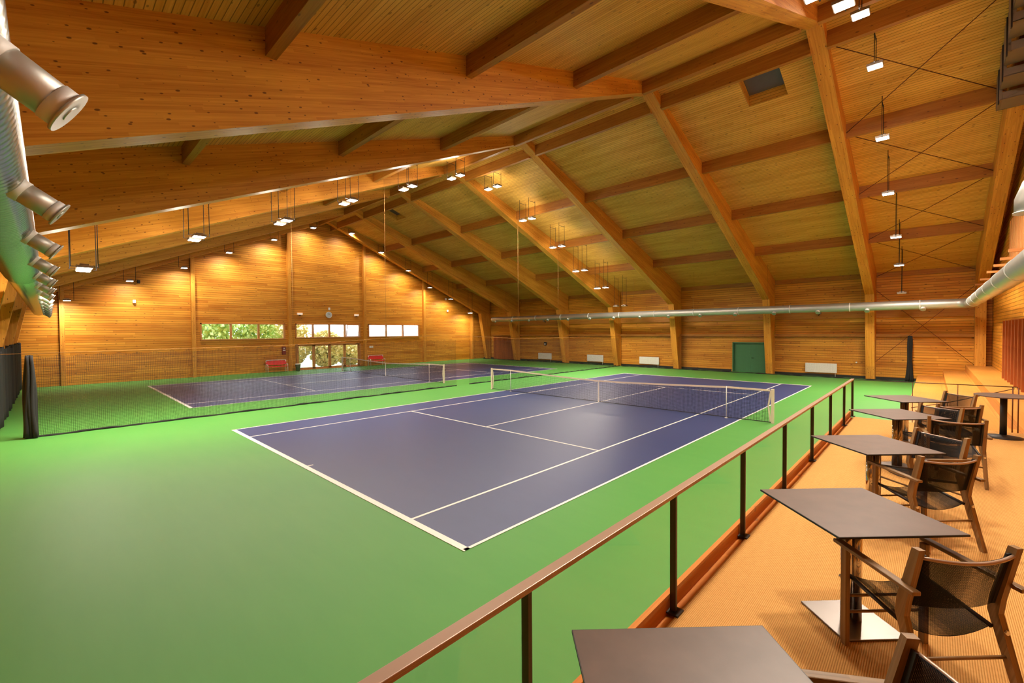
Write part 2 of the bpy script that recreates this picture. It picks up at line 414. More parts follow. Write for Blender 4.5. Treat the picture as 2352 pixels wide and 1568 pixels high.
# ------------------------------------------------------------------ portal frames
ORD = ['nearest to the camera, behind the chandelier-like floodlights', 'second from the viewing gallery, with the big knotty side face', 'third from the viewing gallery', 'fourth, above the divider net', 'fifth, one bay past the divider net', 'sixth, two bays before the window wall', 'last one, just in front of the window wall']
def frame(x, label):
    r = thing('portal_frame', label, 'roof frame', (x, RY, 0))
    W = .42
    for s in (-1, 1):
        b = MB()
        tri = [(-W/2, 0, 11.86), (-W/2, 0, RZ+.02), (-W/2, s*17.8, RZ+.02-SL*17.8), (-W/2, s*17.8, 4.95), (-W/2, s*16.4, 4.93)]
        b.prism(tri, (W, 0, 0), (0, s, -SL)); b.build('rafter', M['beam'], r)
        b = MB()
        b.prism([(-W/2, s*16.45, 4.95), (-W/2, s*17.9, 4.95), (-W/2, s*17.9, 0), (-W/2, s*17.4, 0)], (W, 0, 0), (0, 0, 1))
        b.build('column', M['beam'], r)
    return r
labels = ['timber portal frame nearest the gallery, lit brightly by the floodlights at its ridge',
          'timber portal frame with the big knotty beam face crossing the upper left of the photo',
          'third timber portal frame from the gallery, its far foot left of the green double door',
          'timber portal frame standing beside the divider net, fourth from the gallery',
          'timber portal frame one bay beyond the divider net, fifth from the gallery',
          'timber portal frame second from the window wall',
          'timber portal frame right in front of the window wall']
for x, l in zip(FX, labels): frame(x, l)
# the frame in front of the right hand gable: straight column
r = thing('portal_frame', 'timber portal frame along the right wall with a wide straight corner column', 'roof frame', (F0, RY, 0))
for s in (-1, 1):
    b = MB(); b.prism([(-.22, 0, 11.6), (-.22, 0, RZ+.02), (-.22, s*17.8, RZ+.02-SL*17.8), (-.22, s*17.8, 4.9), (-.22, s*17.1, 4.9)], (.4, 0, 0), (0, s, -SL)); b.build('rafter', M['beam'], r)
    b = MB(); b.box((-.22, s*17.4, 1.0), (.18, s*17.95, 4.95), (0, 0, 1)); b.build('column', M['beam'], r)

# girts and skirting on the far wall
k = 0
for i, (x0, x1) in enumerate(edges):
    for (z0, z1, d) in ((3.62, 4.02, .16), (2.5, 2.66, .24)):
        k += 1
        if i == 1 and z0 < 3: x0 = max(x0, -19.4)
        b = MB(); b.box((x0, Y1-d, z0), (x1, Y1, z1), (1, 0, 0)); b.build('trim_%d' % k, M['purlin'], kind='structure')
k += 1
b = MB(); b.box((XG, Y1-.04, 0), (GD[0]-.05, Y1, .14), (1, 0, 0)); b.build('baseboard_far', M['black'], kind='structure')
b = MB(); b.box((GD[1]+.05, Y1-.04, 0), (14.9, Y1, .14), (1, 0, 0)); b.build('baseboard_far_right', M['black'], kind='structure')
# gable posts
for i, y in enumerate([-3.3, 2.95, 9.15, 15.45, 21.75, 28.0]):
    k += 1
    b = MB(); b.prism([(XG, y-.11, 0), (XG, y+.11, 0), (XG, y+.11, roofz(y+.11)-.0), (XG, y-.11, roofz(y-.11)-.0)], (.28, 0, 0), (0, 0, 1))
    b.build('trim_%d' % k, M['beam'], kind='structure')

# ------------------------------------------------------------------ windows and doors on the gable
def window(n, y0, y1, z0, z1, cnt, open_last=False):
    w = bpy.data.objects.new('window_%d' % n, None); COL.objects.link(w); w['kind'] = 'structure'; w.location = (XG, y0, z0)
    W, H = y1-y0, z1-z0
    b = MB(); t = .09
    for a in ((0, t), (W-t, W)): b.box((-.2, a[0], 0), (.05, a[1], H), (0, 0, 1))
    b.box((-.2, 0, H-t), (.05, W, H), (0, 1, 0)); b.box((-.2, 0, 0), (.09, W, .07), (0, 1, 0))
    for i in range(1, cnt):
        y = t/2+(W-t)*i/cnt; b.box((-.18, y-.055, 0), (.03, y+.055, H), (0, 0, 1))
    b.build('window_frame', M['wframe'], w)
    for i in range(cnt):
        ya = t/2+(W-t)*i/cnt+.05; yb = t/2+(W-t)*(i+1)/cnt-.05
        b = MB(); b.box((-.10, ya, .06), (-.09, yb, H-.08)); b.build('pane', M['pane'], w)
    if open_last:
        y = t/2+(W-t)*(cnt-1)/cnt
        b = MB(); hh = H-.2; z = .1
        for a in (y+.1, W-t-.09):
            b.bar((.02, a, z), (.24, a, z+hh), .05, .05, (0, 1, 0))
        for zz, xx in ((z, .02), (z+hh, .24)): b.bar((xx, y+.08, zz), (xx, W-t-.07, zz), .05, .05)
        b.build('sash', M['wframe'], w)
window(1, *WL, 3); window(2, *WC, 4, True); window(3, *WR, 3)
d = bpy.data.objects.new('door_1', None); COL.objects.link(d); d['kind'] = 'structure'; d.location = (XG, DC[0], 0)
W, H = DC[1]-DC[0], DC[3]
b = MB()
for y in (0, W-.1): b.box((-.2, y, 0), (.05, y+.1, H), (0, 0, 1))
b.box((-.2, 0, H-.09), (.05, W, H), (0, 1, 0)); b.box((-.2, 0, 0), (.05, W, .05), (0, 1, 0))
b.build('door_frame', M['wframe'], d)
for i in range(4):
    y = .1+(W-.2)*i/4; y2 = .1+(W-.2)*(i+1)/4
    b = MB(); t = .11
    b.box((-.14, y+.005, .05), (-.06, y+t, H-.09), (0, 0, 1)); b.box((-.14, y2-t, .05), (-.06, y2-.005, H-.09), (0, 0, 1))
    b.box((-.14, y, .05), (-.06, y2, .17), (0, 1, 0)); b.box((-.14, y, H-.2), (-.06, y2, H-.09), (0, 1, 0))
    lf = b.build('door_leaf', M['wframe'], d)
    b = MB(); b.box((-.105, y+t, .17), (-.095, y2-t, H-.2)); b.build('pane', M['pane'], lf)
    if i in (1, 2):
        b = MB(); yy = y2-.05 if i == 1 else y+.05; b.tube([(-.05, yy, 1.0), (.0, yy, 1.0), (.0, yy+(.1 if i == 2 else -.1), 1.0)], .012, 8); b.build('handle', M['chrome'], lf)

# green double door in far wall
d = bpy.data.objects.new('door_2', None); COL.objects.link(d); d['kind'] = 'structure'; d.location = (GD[0], Y1, 0)
W = GD[1]-GD[0]
b = MB(); b.box((0, 0, 0), (.07, .3, 2.1), (0, 0, 1)); b.box((W-.07, 0, 0), (W, .3, 2.1), (0, 0, 1)); b.box((0, 0, 2.02), (W, .3, 2.1), (1, 0, 0)); b.build('door_frame', M['greendoor'], d)
b = MB(); b.box((W/2-.04, .222, 0), (W/2+.04, .25, 2.02), (0, 0, 1)); b.build('light_stop_strip', M['greendoor'], d)  # strip added behind the leaves to stop light leaking through the gap
for i in range(2):
    x0 = .07 if i == 0 else W/2+.001; x1 = W/2-.001 if i == 0 else W-.07
    b = MB(); b.box((x0, .16, .0), (x1, .22, 2.02)); lf = b.build('door_leaf', M['greendoor'], d, bevel=.004)
    if i:
        b = MB(); b.tube([(x0+.08, .16, 1.0), (x0+.08, .1, 1.0), (x0+.2, .1, 1.0)], .012, 8); b.build('handle', M['steel'], lf)
# reddish door/cabinet near the far left corner
d = bpy.data.objects.new('door_3', None); COL.objects.link(d); d['kind'] = 'structure'; d.location = (-19.3, Y1-.14, 0)
b = MB(); b.box((0, 0, .02), (3.2, .14, 2.45), (0, 0, 1)); b.build('door_leaf', M['redwood'], d)
b = MB(); b.box((1.9, -.03, .6), (3.0, 0, 2.3), (0, 0, 1)); b.build('door_panel', M['redwood'], d)
# slatted door on the right wall
d = bpy.data.objects.new('door_4', None); COL.objects.link(d); d['kind'] = 'structure'; d.location = (XR, 14.0, ZF-.1)
b = MB(); b.box((-.05, 0, 0), (0, 7.9, 2.34), (0, 0, 1)); lf = b.build('door_leaf', M['redwood'], d)
b = MB()
for i in range(10):
    y = .02+7.7*i/9; b.box((-.26, y, .04), (-.05, y+.16, 2.3), (0, 0, 1))
b.build('door_slats', M['redwood'], d)

# ------------------------------------------------------------------ gallery platform, carpet, bleacher
b = MB(); b.box((XK, Y0, 0), (XR, 8.35, ZF-.02), (0, 1, 0)); b.build('platform', M['kerb'], kind='structure')
b = MB(); b.box((XK+.06, Y0+.02, ZF-.02), (XR-.01, 8.33, ZF)); tag(b.build('carpet', M['carpet']), 'golden tan ribbed carpet covering the viewing gallery floor', 'carpet')
b = MB(); b.box((XK-.035, Y0, 0), (XK, 8.4, ZF+.11), (0, 1, 0)); tag(b.build('kerb_board', M['kerb']), 'long wooden kerb board edging the gallery below the railing', 'kerb')
r = thing('bleacher', 'pale wooden stepped seating rising beside the far end of the court', 'bleachers', (14.93, 8.4, 0))
for i, (x0, x1, z) in enumerate(((0, 1.02, .34), (1.02, 1.87, .67), (1.87, XR-14.93-.001, 1.0))):
    b = MB(); b.box((x0, .02, 0), (x1, Y1-8.4-.002, z), (0, 1, 0)); b.build('step', M['step'], r)
for (x0, x1, z0, z1, y0) in ((1.2, 1.87, .67, .84, .6), (1.02-.45, 1.02, .34, .5, .6)):
    b = MB(); b.box((x0, y0, z0), (x1, y0+1.1, z1), (0, 1, 0)); b.build('half_step', M['step'], r)

# ------------------------------------------------------------------ railing
r = thing('railing', 'long brown metal railing with thin posts and clear glass along the gallery edge', 'railing', (XK+.03, 0, ZF))
PYs = [-2.42, -.92, .6, 2.2, 3.86, 5.47, 7.1, 8.35]
b = MB(); b.box((-.028, -6.0, .815), (.028, 8.38, .83)); b.box((-.024, -6.0, .80), (.024, 8.38, .815)); b.build('handrail', M['railtop'], r, bevel=.003)
for y in [-5.5, -3.95]+PYs:
    b = MB(); b.box((-.02, y-.012, .0), (.02, y+.012, .80), (0, 0, 1)); p = b.build('post', M['post'], r)
    b = MB(); b.box((-.03, y-.05, .0), (.05, y+.05, .012)); b.build('foot_plate', M['dark'], p)
yy = [-5.5, -3.95]+PYs
for a, c in zip(yy, yy[1:]):
    b = MB(); b.box((-.004, a+.03, .12), (.004, c-.03, .79)); b.build('glass_panel', M['railglass'], r)
r = thing('end_railing', 'thin dark rod railing closing the far end of the gallery carpet', 'railing', (XK+.03, 8.35, ZF))
b = MB(); b.tube([(.02, 0, .81), (2.40, 0, .84)], .008, 8); b.build('handrail', M['post'], r)
for x in (.98, 1.63, 2.34, 2.41):
    b = MB(); b.tube([(x, 0, 0), (x, 0, .83)], .006 if x < 2 else .009, 8); b.build('post', M['rod'], r)
b = MB(); b.tube([(2.37, .1, .80), (1.5, .35, .42), (.95, .45, .24)], .007, 8); b.build('sloping_handrail', M['post'], r)
for x, zt_ in ((1.5, .42), (.97, .25)):
    b = MB(); b.tube([(x, .35 if x > 1 else .45, -.7), (x, .35 if x > 1 else .45, zt_)], .006, 8); b.build('post', M['rod'], r)

# ------------------------------------------------------------------ tables
def make_table(label, loc):
    r = thing('square_table', label, 'table', loc, PI/4, 'square cafe tables along the railing')
    b = MB(); b.box((-.38, -.38, .728), (.38, .38, .74)); tp = b.build('table_top', M['table'], r, bevel=.0015)
    b = MB()
    for s in (-1, 1): b.box((-.382, s*.381-.0015, .727), (.382, s*.381+.0015, .739)); b.box((s*.381-.0015, -.382, .727), (s*.381+.0015, .382, .739))
    b.build('edge_band', M['tedge'], tp)
    b = MB(); b.box((-.24, -.02, .70), (.24, .02, .728)); b.box((-.02, -.24, .70), (.02, .24, .728)); b.build('bracket', M['dark'], r)
    b = MB(); b.tube([(-.034, 0, .012), (-.034, 0, .71)], .031, 24); b.build('column', M['chrome'], r)
    b = MB(); b.tube([(.034, 0, .012), (.034, 0, .71)], .031, 24); b.build('column', M['chrome'], r)
    b = MB(); b.box((-.20, -.20, 0), (.20, .20, .012)); b.build('base_plate', M['steel'], r, bevel=.003)
    return r
TB = [(15.03, -2.42), (15.14, -.21), (15.08, 2.01), (15.17, 4.3), (15.18, 6.18)]
TL = ['square brown table cut off by the bottom edge of the photo', 'square brown table with its polished base plate in full view, behind the nearest table',
      'square brown table in the middle of the row along the railing', 'fourth square brown table from the camera along the railing', 'farthest square brown table, next to the end of the railing']
t0 = make_table(TL[0], (*TB[0], ZF))
for i in range(1, 5): cp(t0, TL[i], (*TB[i], ZF))
r = thing('round_table', 'round dark table on a black pedestal beside the wooden steps', 'table', (16.43, 7.72, ZF))
b = MB(); b.tube([(0, 0, .722), (0, 0, .74)], .37, 48); b.build('table_top', M['table'], r)
b = MB(); b.tube([(0, 0, .03), (0, 0, .72)], .045, 20); b.build('column', M['black'], r)
b = MB(); b.tube([(0, 0, 0), (0, 0, .012), (0, 0, .03), (0, 0, .05)], [.25, .25, .12, .05], 40); b.build('base_plate', M['dark'], r)

# ------------------------------------------------------------------ chairs
def make_chair(label, loc, rz):
    r = thing('sling_armchair', label, 'chair', loc, rz, 'teak sling armchairs at the cafe tables')
    up = (1, 0, 0)
    for s in (-1, 1):
        b = MB(); b.bar((s*.245, .26, 0), (s*.245, .26, .612), .042, .028, up); b.build('leg', M['teak'], r, bevel=.004)
        b = MB()
        pts = [V((s*.25, -.27, 0)), V((s*.25, -.125, .44)), V((s*.25, -.135, .52)), V((s*.25, -.21, .82))]
        hw = [.018, .027, .028, .021]
        prof = []
        for (p, h) in zip(pts, hw): prof.append(p+V((0, h, 0)))
        for (p, h) in list(zip(pts, hw))[::-1]: prof.append(p-V((0, h, 0)))
        prof = [q-V((.016, 0, 0)) for q in prof]
        # split into quads along the height
        A = prof[:4]; B = prof[4:][::-1]
        for i in range(3):
            b.prism([A[i], A[i+1], B[i+1], B[i]], (.032, 0, 0), (0, -.3, 1))
        b.build('leg', M['teak'], r)
        b = MB(); b.bar((s*.272, .30, .625), (s*.279, -.235, .605), .045, .022); b.build('armrest', M['teak'], r, bevel=.005)
        b = MB(); b.tube([(s*.222, .26, .425), (s*.222, -.13, .365)], .012, 10); b.build('seat_rail', M['dark'], r)
        b = MB(); b.tube([(s*.245, .285, .40), (s*.245, .30, .40)], .012, 8); b.build('bolt', M['chrome'], r)
        b = MB(); b.tube([(s*.25, -.155, .36), (s*.25, -.185, .36)], .012, 8); b.build('bolt', M['chrome'], r)
    for (y, z) in ((.26, .30), (.26, .20), (-.185, .24)):
        b = MB(); b.tube([(-.24, y, z), (.24, y, z)], .009, 8); b.build('stretcher', M['teak'], r)
    def seat(u, v):
        x = -.222+.444*u; y = .27-.40*v; sag = .055*(1-(2*u-1)**2)
        return V((x, y, .43-.06*v-sag)), (x, y)
    b = MB(); b.grid(seat, 10, 8); b.build('seat', M['sling'], r, solid=.003)
    def back(u, v):
        x = -.235+.47*u; z = .49+.29*v; y = -.128-.075*v/1.0+(-.045*(1-(2*u-1)**2))
        return V((x, y, z-.012*(1-(2*u-1)**2)*v)), (x, z)
    b = MB(); b.grid(back, 12, 6); b.build('backrest', M['sling'], r, solid=.003)
    b = MB(); b.tube([V((-.235+.47*i/12, -.205-.045*(1-(2*i/12-1)**2)-.008, .775-.012*(1-(2*i/12-1)**2))) for i in range(13)], .009, 8); b.build('top_rod', M['railtop'], r)
    for s in (-1, 1):
        b = MB(); b.bar((s*.222, -.132, .49), (s*.222, -.205, .785), .03, .008, (0, 1, 0)); b.build('hem', M['black'], r)
    return r
def az(fx, fy): return math.atan2(-fx, fy)
CH = [((15.50, -.52), az(-.707, .707), 'teak armchair with black mesh sling in full view beside the second table'),
      ((15.435, -2.04), az(-.82, -.57), 'teak armchair mostly cut off by the bottom right edge, only its backrest top showing'),
      ((15.48, 1.68), az(-.707, .707), 'teak armchair seen from behind on the near side of the middle table'),
      ((15.45, 2.5), az(-.65, -.76), 'teak armchair on the far side of the middle table, facing the camera'),
      ((15.71, 4.06), az(-.15, .99), 'teak armchair seen from behind at the near side of the fourth table'),
      ((15.50, 4.80), az(-.53, -.85), 'teak armchair on the far side of the fourth table, its back to another chair'),
      ((15.72, 5.46), az(-.43, .9), 'teak armchair with one reddish back leg standing farthest right near the round table'),
      ((15.72, 6.79), az(-.7, -.7), 'teak armchair on the far side of the last square table')]
c0 = make_chair(CH[0][2], (*CH[0][0], ZF), CH[0][1])
for (p, a, l) in CH[1:]: cp(c0, l, (*p, ZF), a)

# ------------------------------------------------------------------ tennis nets
def tennis_net(xa, xb, label):
    r = thing('tennis_net', label, 'tennis net', ((xa+xb)/2, 11.885, 0))
    Wd = (xb-xa)/2; sx = Wd-1.37
    def top(x):
        ax = abs(x)
        return 1.07 if ax > sx else .914+(1.07-.914)*(ax/sx)**1.3
    for s in (-1, 1):
        b = MB(); b.box((s*Wd-.04, -.04, 0), (s*Wd+.04, .04, 1.09), (0, 0, 1)); p = b.build('post', M['postw'], r, bevel=.006)
        b = MB(); b.tube([(s*Wd, .06, .75), (s*Wd, .11, .75)], .035, 12); b.build('winder', M['dark'], p)
        b = MB(); b.bar((s*(Wd-.05), 0, 1.03), (s*(Wd-.12), 0, .55), .05, .004, (0, 1, 0)); b.bar((s*(Wd-.12), 0, .55), (s*(Wd-.06), 0, .05), .05, .004, (0, 1, 0)); b.build('side_tape', M['postw'], r)
    def nf(u, v):
        x = -(Wd-.07)+2*(Wd-.07)*u; h = top(x)-.02
        return V((x, .0, .02+(h-.02)*v)), (x, .02+(h-.02)*v)
    b = MB(); b.grid(nf, 60, 4, False); b.build('net_mesh', M['net'], r)
    b = MB(); n = 60
    xs = [-(Wd-.07)+2*(Wd-.07)*i/n for i in range(n+1)]
    for x0, x1 in zip(xs, xs[1:]):
        b.prism([(x0, -.01, top(x0)-.06), (x1, -.01, top(x1)-.06), (x1, -.01, top(x1)), (x0, -.01, top(x0))], (0, .02, 0), (1, 0, 0))
    b.build('headband', M['postw'], r)
    b = MB(); b.box((-.025, -.014, .02), (.025, .014, .90), (0, 0, 1)); b.build('centre_strap', M['white'], r)
    b = MB(); b.tube([(-Wd, 0, .03), (Wd, 0, .03)], .012, 6); b.build('bottom_cord', M['black'], r)
    return r, Wd, sx
nA = tennis_net(-.914, 11.884, 'tennis net with white headband on the near court')
nB = tennis_net(-17.76, -4.94, 'tennis net on the far court behind the divider netting')
for (n, nm) in ((nA, 'near'), (nB, 'far')):
    cx = n[0].location.x
    for s, side in ((-1, 'left'), (1, 'right')):
        b = MB(); b.tube([(0, 0, 0), (0, 0, 1.07)], .012, 10); b.tube([(0, 0, 0), (0, 0, .012)], .05, 14)
        o = b.build('singles_stick', M['white']); o.location = (cx+s*(n[2]+.0), 11.85, .004)
        tag(o, 'thin white singles stick propping the %s part of the %s court net' % (side, nm), 'net stick', 'singles sticks under the nets')

# ------------------------------------------------------------------ divider nets
def hanging_net(name, label, p0, p1, ztop, scal=.45, depth=.12, mk='divnet', z1=None, cat='divider net', drape=.03, hem=.035, bunch=None):
    """net hanging from p0 to p1 (x,y)"""
    A, B = V((p0[0], p0[1], 0)), V((p1[0], p1[1], 0)); Ln = (B-A).length; d = (B-A).normalized(); nrm = V((-d.y, d.x, 0))
    r = thing(name, label, cat, (A.x, A.y, 0))
    n = max(8, int(Ln/scal)*6)
    ph = [random.uniform(0, 6) for _ in range(4)]
    def off(t, v): return drape*(math.sin(t*5+ph[0])*.6+math.sin(t*13+ph[1])*.4)*(.4+.6*(1-v))
    def f(u, v):
        t = u*Ln; fr = (t/scal) % 1.0; zt = (ztop if z1 is None else ztop+(z1-ztop)*u)-depth*math.sin(PI*fr)**.6
        z = .02+(zt-.02)*v
        p = d*t+nrm*off(t, v)
        return V((p.x, p.y, z)), (t, z)
    b = MB(); b.grid(f, n, 6, True); b.build('netting', M[mk], r)
    pts = []
    for i in range(n+1):
        t = Ln*i/n; p = d*t+nrm*off(t, 0); pts.append(V((p.x, p.y, .02+.012*math.sin(t*3+ph[2]))))
    b = MB(); b.tube(pts, [hem*(.7+.5*abs(math.sin(i*.37+ph[3]))) for i in range(n+1)], 8); b.build('weighted_hem', M['cloth'], r)
    return r
def bunch(name, label, x, y, z, rad=.16, cat='gathered net'):
    b = MB()
    for k in range(9):
        a = k*.7; rr = rad*(.35+.5*random.random()); cx, cy = rr*math.cos(a), rr*math.sin(a)
        pts = []
        for i in range(13):
            t = i/12; sp = .55+.25*math.sin(t*PI)+(1-t)**3*.75
            pts.append(V((cx*sp+.02*math.sin(t*7+k), cy*sp+.02*math.cos(t*6+k), .02+(z-.05-.06*random.random())*t)))
        b.tube(pts, [rad*.34*(1.1-.35*i/12) for i in range(13)], 8)
    o = b.build(name, M['cloth']); o.location = (x, y, 0); tag(o, label, cat); return o
hanging_net('divider_net', 'black divider netting hanging on the left between the two courts', (-3.22, -4.1), (-3.4, 11.55), 2.42, z1=2.62)
hanging_net('divider_net', 'shorter black divider netting on the right part between the two courts', (-3.4, 12.5), (-3.5, 29.2), 2.55, z1=2.45)
bunch('gathered_net', 'bunched black netting at the left end of the divider net', -3.2, -4.25, 2.42, .14)
bunch('gathered_net', 'bunched black netting hanging at the far wall left of the wooden steps', 14.62, 29.35, 2.6, .15)
hanging_net('wall_net', 'sheer black netting with scalloped top along the far wall of the near court', (-3.3, 29.15), (14.5, 29.15), 2.62, mk='sheer', scal=.5, depth=.14, drape=.02, hem=.03)
hanging_net('wall_net', 'sheer black netting with scalloped top along the far wall of the far court', (-20.3, 29.15), (-3.8, 29.15), 2.62, mk='sheer', scal=.5, depth=.14, drape=.02, hem=.03)
# thin net strings
for i, (x, y, zt_, zb, where) in enumerate(((-3.25, 3.0, 7.9, 2.5, 'in front of the left exit lamp'), (-3.25, 7.2, 9.6, 2.6, 'crossing the right hand window'), (-3.3, 16.5, 10.2, 2.5, 'left of the second radiator'), (-3.4, 20.7, 8.7, 4.2, 'ending above the long duct'))):
    b = MB(); b.tube([(0, 0, zb), (0, 0, roofz(y)-.01)], .006, 6); o = b.build('suspension_cord', M['rope']); o.location = (x, y, 0)
    tag(o, 'thin pale cord hanging from the roof, '+where, 'cord', 'cords carrying the divider net')
b = MB(); b.tube([(-3.24, -5.7, 2.42), (-3.24, 3, 2.48), (-3.3, 8, 2.72), (-3.35, 11, 2.80), (-3.35, 16.5, 2.52), (-3.5, 29.4, 2.5)], .007, 6)
tag(b.build('support_wire', M['rope']), 'thin pale wire running along the top of the divider nets', 'wire')
b = MB(); b.tube([(-20.5, 29.1, 2.62), (14.6, 29.1, 2.62)], .006, 6); tag(b.build('support_wire', M['rope']), 'thin wire carrying the netting along the far wall', 'wire')
# near side dark curtain
def curt(u, v):
    t = u*14.5; z = 2.45*v+.06+.12*(1-v)*abs(math.sin(t*1.3)); fold = .05*math.sin(t*5)+.02*math.sin(t*13)
    return V((-19.6+t, -4.93+fold, z+(.06*math.sin(t*2.1) if v > .9 else 0))), (t, z)
b = MB(); b.grid(curt, 300, 8); tag(b.build('backdrop_curtain', M['cloth'], solid=.01), 'black backdrop curtain hanging behind the baseline at the left edge', 'curtain')

# ------------------------------------------------------------------ ducts
def rib_path(p0, p1, r, pitch, amp):
    p0, p1 = V(p0), V(p1); n = int((p0-V((3, 0, 0))).length/pitch)*4; q = V((3, 0, 0))
    return [p0+(q-p0)*(i/n) for i in range(n+1)]+[p1], [r+amp*math.sin(i*PI/2) for i in range(n+1)]+[r]
DY, DZ, DR = -4.16, 4.17, .24
NX = [15.15-2.25*i for i in range(15)]
r = thing('ventilation_duct', 'ribbed silver ventilation duct running along the near wall at the left edge', 'duct', (0, DY, DZ))
P, R = rib_path((16.2, 0, 0), (-16.9, 0, 0), DR, .09, .013)
M['ribduct'] = plain('ribbed_steel', hexc(196, 198, 194), .27, .9, .05, 3)
b = MB(); b.tube(P, R, 40); b.build('duct_tube', M['ribduct'], r)
def nozzle(r, x, d, ln, rad, y0=0, z0=0, st=.18):
    d = V(d).normalized(); p = V((x, y0, z0))
    e0 = p+d*st; e1 = p+d*(DR+ln)
    b = MB(); b.tube([e0, e1], rad, 24); nz = b.build('nozzle', M['duct'], r)
    b = MB(); b.tube([p+d*(DR-.03), p+d*(DR+.045)], rad+.005, 24); b.build('collar', M['ductband'], nz)
    b = MB(); b.tube([e1-d*.05, e1], rad+.005, 24); b.build('collar', M['ductband'], nz)
    b = MB(); b.tube([e1, e1+d*.012], rad+.02, 24); b.tube([e1+d*.006, e1+d*.016], rad*.45, 16); b.tube([e1+d*.0065, e1+d*.012], [rad*.98, rad*.7], 24); b.build('flange', M['duct'], nz)
for x in NX[1:]: nozzle(r, x, (0, .82, -.57), .255, .08)
r = thing('ventilation_duct', 'smooth silver ventilation duct running along the far wall and turning along the right wall', 'duct', (0, 27.35, 4.2))
b = MB(); path = [(-16.9, 0, 0), (16.35, 0, 0)]; path += [(16.35+.5*math.sin(a), -.5+.5*math.cos(a), 0) for a in [PI/12*i for i in range(1, 7)]]; path.append((16.85, -30.0, 0))
b.tube(path, .24, 32); b.build('duct_tube', M['duct'], r)
for x in [-14.0+2.9*i for i in range(11)]: b = MB(); b.tube([(x, 0, 0), (x+.05, 0, 0)], .25, 32); b.build('joint_ring', M['ductband'], r)
for y in [-2.5-2.9*i for i in range(9)]: b = MB(); b.tube([(16.85, y, 0), (16.85, y-.05, 0)], .25, 32); b.build('joint_ring', M['ductband'], r)
for x in NX: nozzle(r, x, (0, -.62, -.78), .09, .095)
for x in [-15.0+4.6*i for i in range(7)]: b = MB(); b.tube([(x, 0, .24), (x, 0, roofz(27.35)-4.21)], .006, 6); b.build('hanger_rod', M['rope'], r)
b = MB()
b.tube([(17.74, 0, .4), (17.3, 0, .38), (17.05, 0, .2), (16.98, 0, -.05), (16.98, 0, -.3)], [.27, .27, .27, .27, .27], 32); b.tube([(16.98, 0, -.3), (16.98, 0, -.33)], .29, 32)
o = b.build('duct_elbow', M['duct']); o.location = (.05, 10.7, 5.75); tag(o, 'rounded silver duct end coming out of the right wall above the long duct', 'duct')

# ------------------------------------------------------------------ ceiling lights
def add_area(name, loc, size, energy, col, rot=(0, 0, 0), spread=PI):
    l = bpy.data.lights.new(name, 'AREA'); l.shape = 'SQUARE'; l.size = size; l.energy = energy; l.color = col; l.spread = spread
    o = bpy.data.objects.new(name, l); COL.objects.link(o); o.location = loc; o.rotation_euler = rot; return o
def add_point(name, loc, rad, energy, col):
    l = bpy.data.lights.new(name, 'POINT'); l.shadow_soft_size = rad; l.energy = energy; l.color = col
    o = bpy.data.objects.new(name, l); COL.objects.link(o); o.location = loc; return o
EA, EB, EC, EP = 300, 265, 130, 75
LC = (1, .88, .72)
M['lensoff'] = plain('unlit_lens', hexc(226, 214, 204), .4)
def flood(label, x, y, z, group, twin, E, up=True, off=False):
    rz = roofz(y)
    r = thing('floodlight', label, 'ceiling light', (x, y, z), 0, group)
    xs = (-.36, .36) if twin else (0,)
    for dx in xs:
        b = MB(); b.box((dx-.19, -.17, .02), (dx+.19, .17, .09)); b.box((dx-.1, -.1, .09), (dx+.1, .1, .14)); h = b.build('housing', M['grey'], r, bevel=.006)
        b = MB(); b.box((dx-.165, -.145, .008), (dx+.165, .145, .02)); b.build('lens', M['lensoff' if off else 'lens'], h)
        for dy in (-.28, .28):
            b = MB(); b.tube([(dx, dy, .06), (dx, dy, rz-z+.01+(-.093 if False else 0))], .011, 6); b.build('hanger_rod', M['dark'], r)
        b = MB(); b.bar((dx, -.3, .06), (dx, .3, .06), .025, .012); b.build('bracket', M['dark'], r); b = MB(); b.bar((dx, -.28, rz-z-.18), (dx, .28, rz-z-.18), .022, .014); b.build('top_bar', M['dark'], r)
        if not off: add_area('flood_beam', (x+dx, y, z+.0), .3, E/len(xs), LC, rot=(0, 0 if up else .42, 0), spread=(PI if y < RY else 2.75 if twin else 2.45) if up else 2.3)
    if up and not off: add_point('ceiling_fill', (x, y, z-.22), .12, EP if twin else 9, LC)  # extra point light added below the fixture to brighten ceiling and beams
    return r
YS = [1.3, 4.15, 7.05, 9.6, 12.3, 15.0]
ZA = [(10.8, 10.85), (9.6, 9.62), (8.35, 8.38), (7.08, 7.08), (6.08, 6.08), (4.8, 4.85)]
on = ['first', 'second', 'third', 'fourth', 'fifth', 'lowest']
for i in range(6):
    flood('twin floodlight over the divider net, %s below the ridge towards the far wall' % on[i], -2.1, RY+YS[i], ZA[i][1], 'twin floodlights above the divider net', True, EA, off=i == 5)
    flood('twin floodlight over the divider net, %s below the ridge towards the near wall' % on[i], -2.1, RY-YS[i], ZA[i][0], 'twin floodlights above the divider net', True, EA)
ZB = [10.85, 9.6, 8.33, 7.0, 6.05, 4.85]
for i in range(6):
    flood('floodlight in the row above the gallery, %s below the ridge towards the far wall' % on[i], 14.2 if i < 3 else 14.33, RY+YS[i]-.0, [10.69, 9.47, 8.22, 6.89, 5.96, 4.78][i], 'floodlights in the row above the gallery', False, EB, off=i == 5)
    flood('floodlight in the row above the gallery, %s from the ridge, camera side' % on[i], 14.1, RY-YS[i], [10.93, 9.69, 8.36, 7.1, 6.08, 4.9][i], 'floodlights in the row above the gallery', False, [EB, EB, EB, EB*.8, 75, 60][i], off=i == 5)
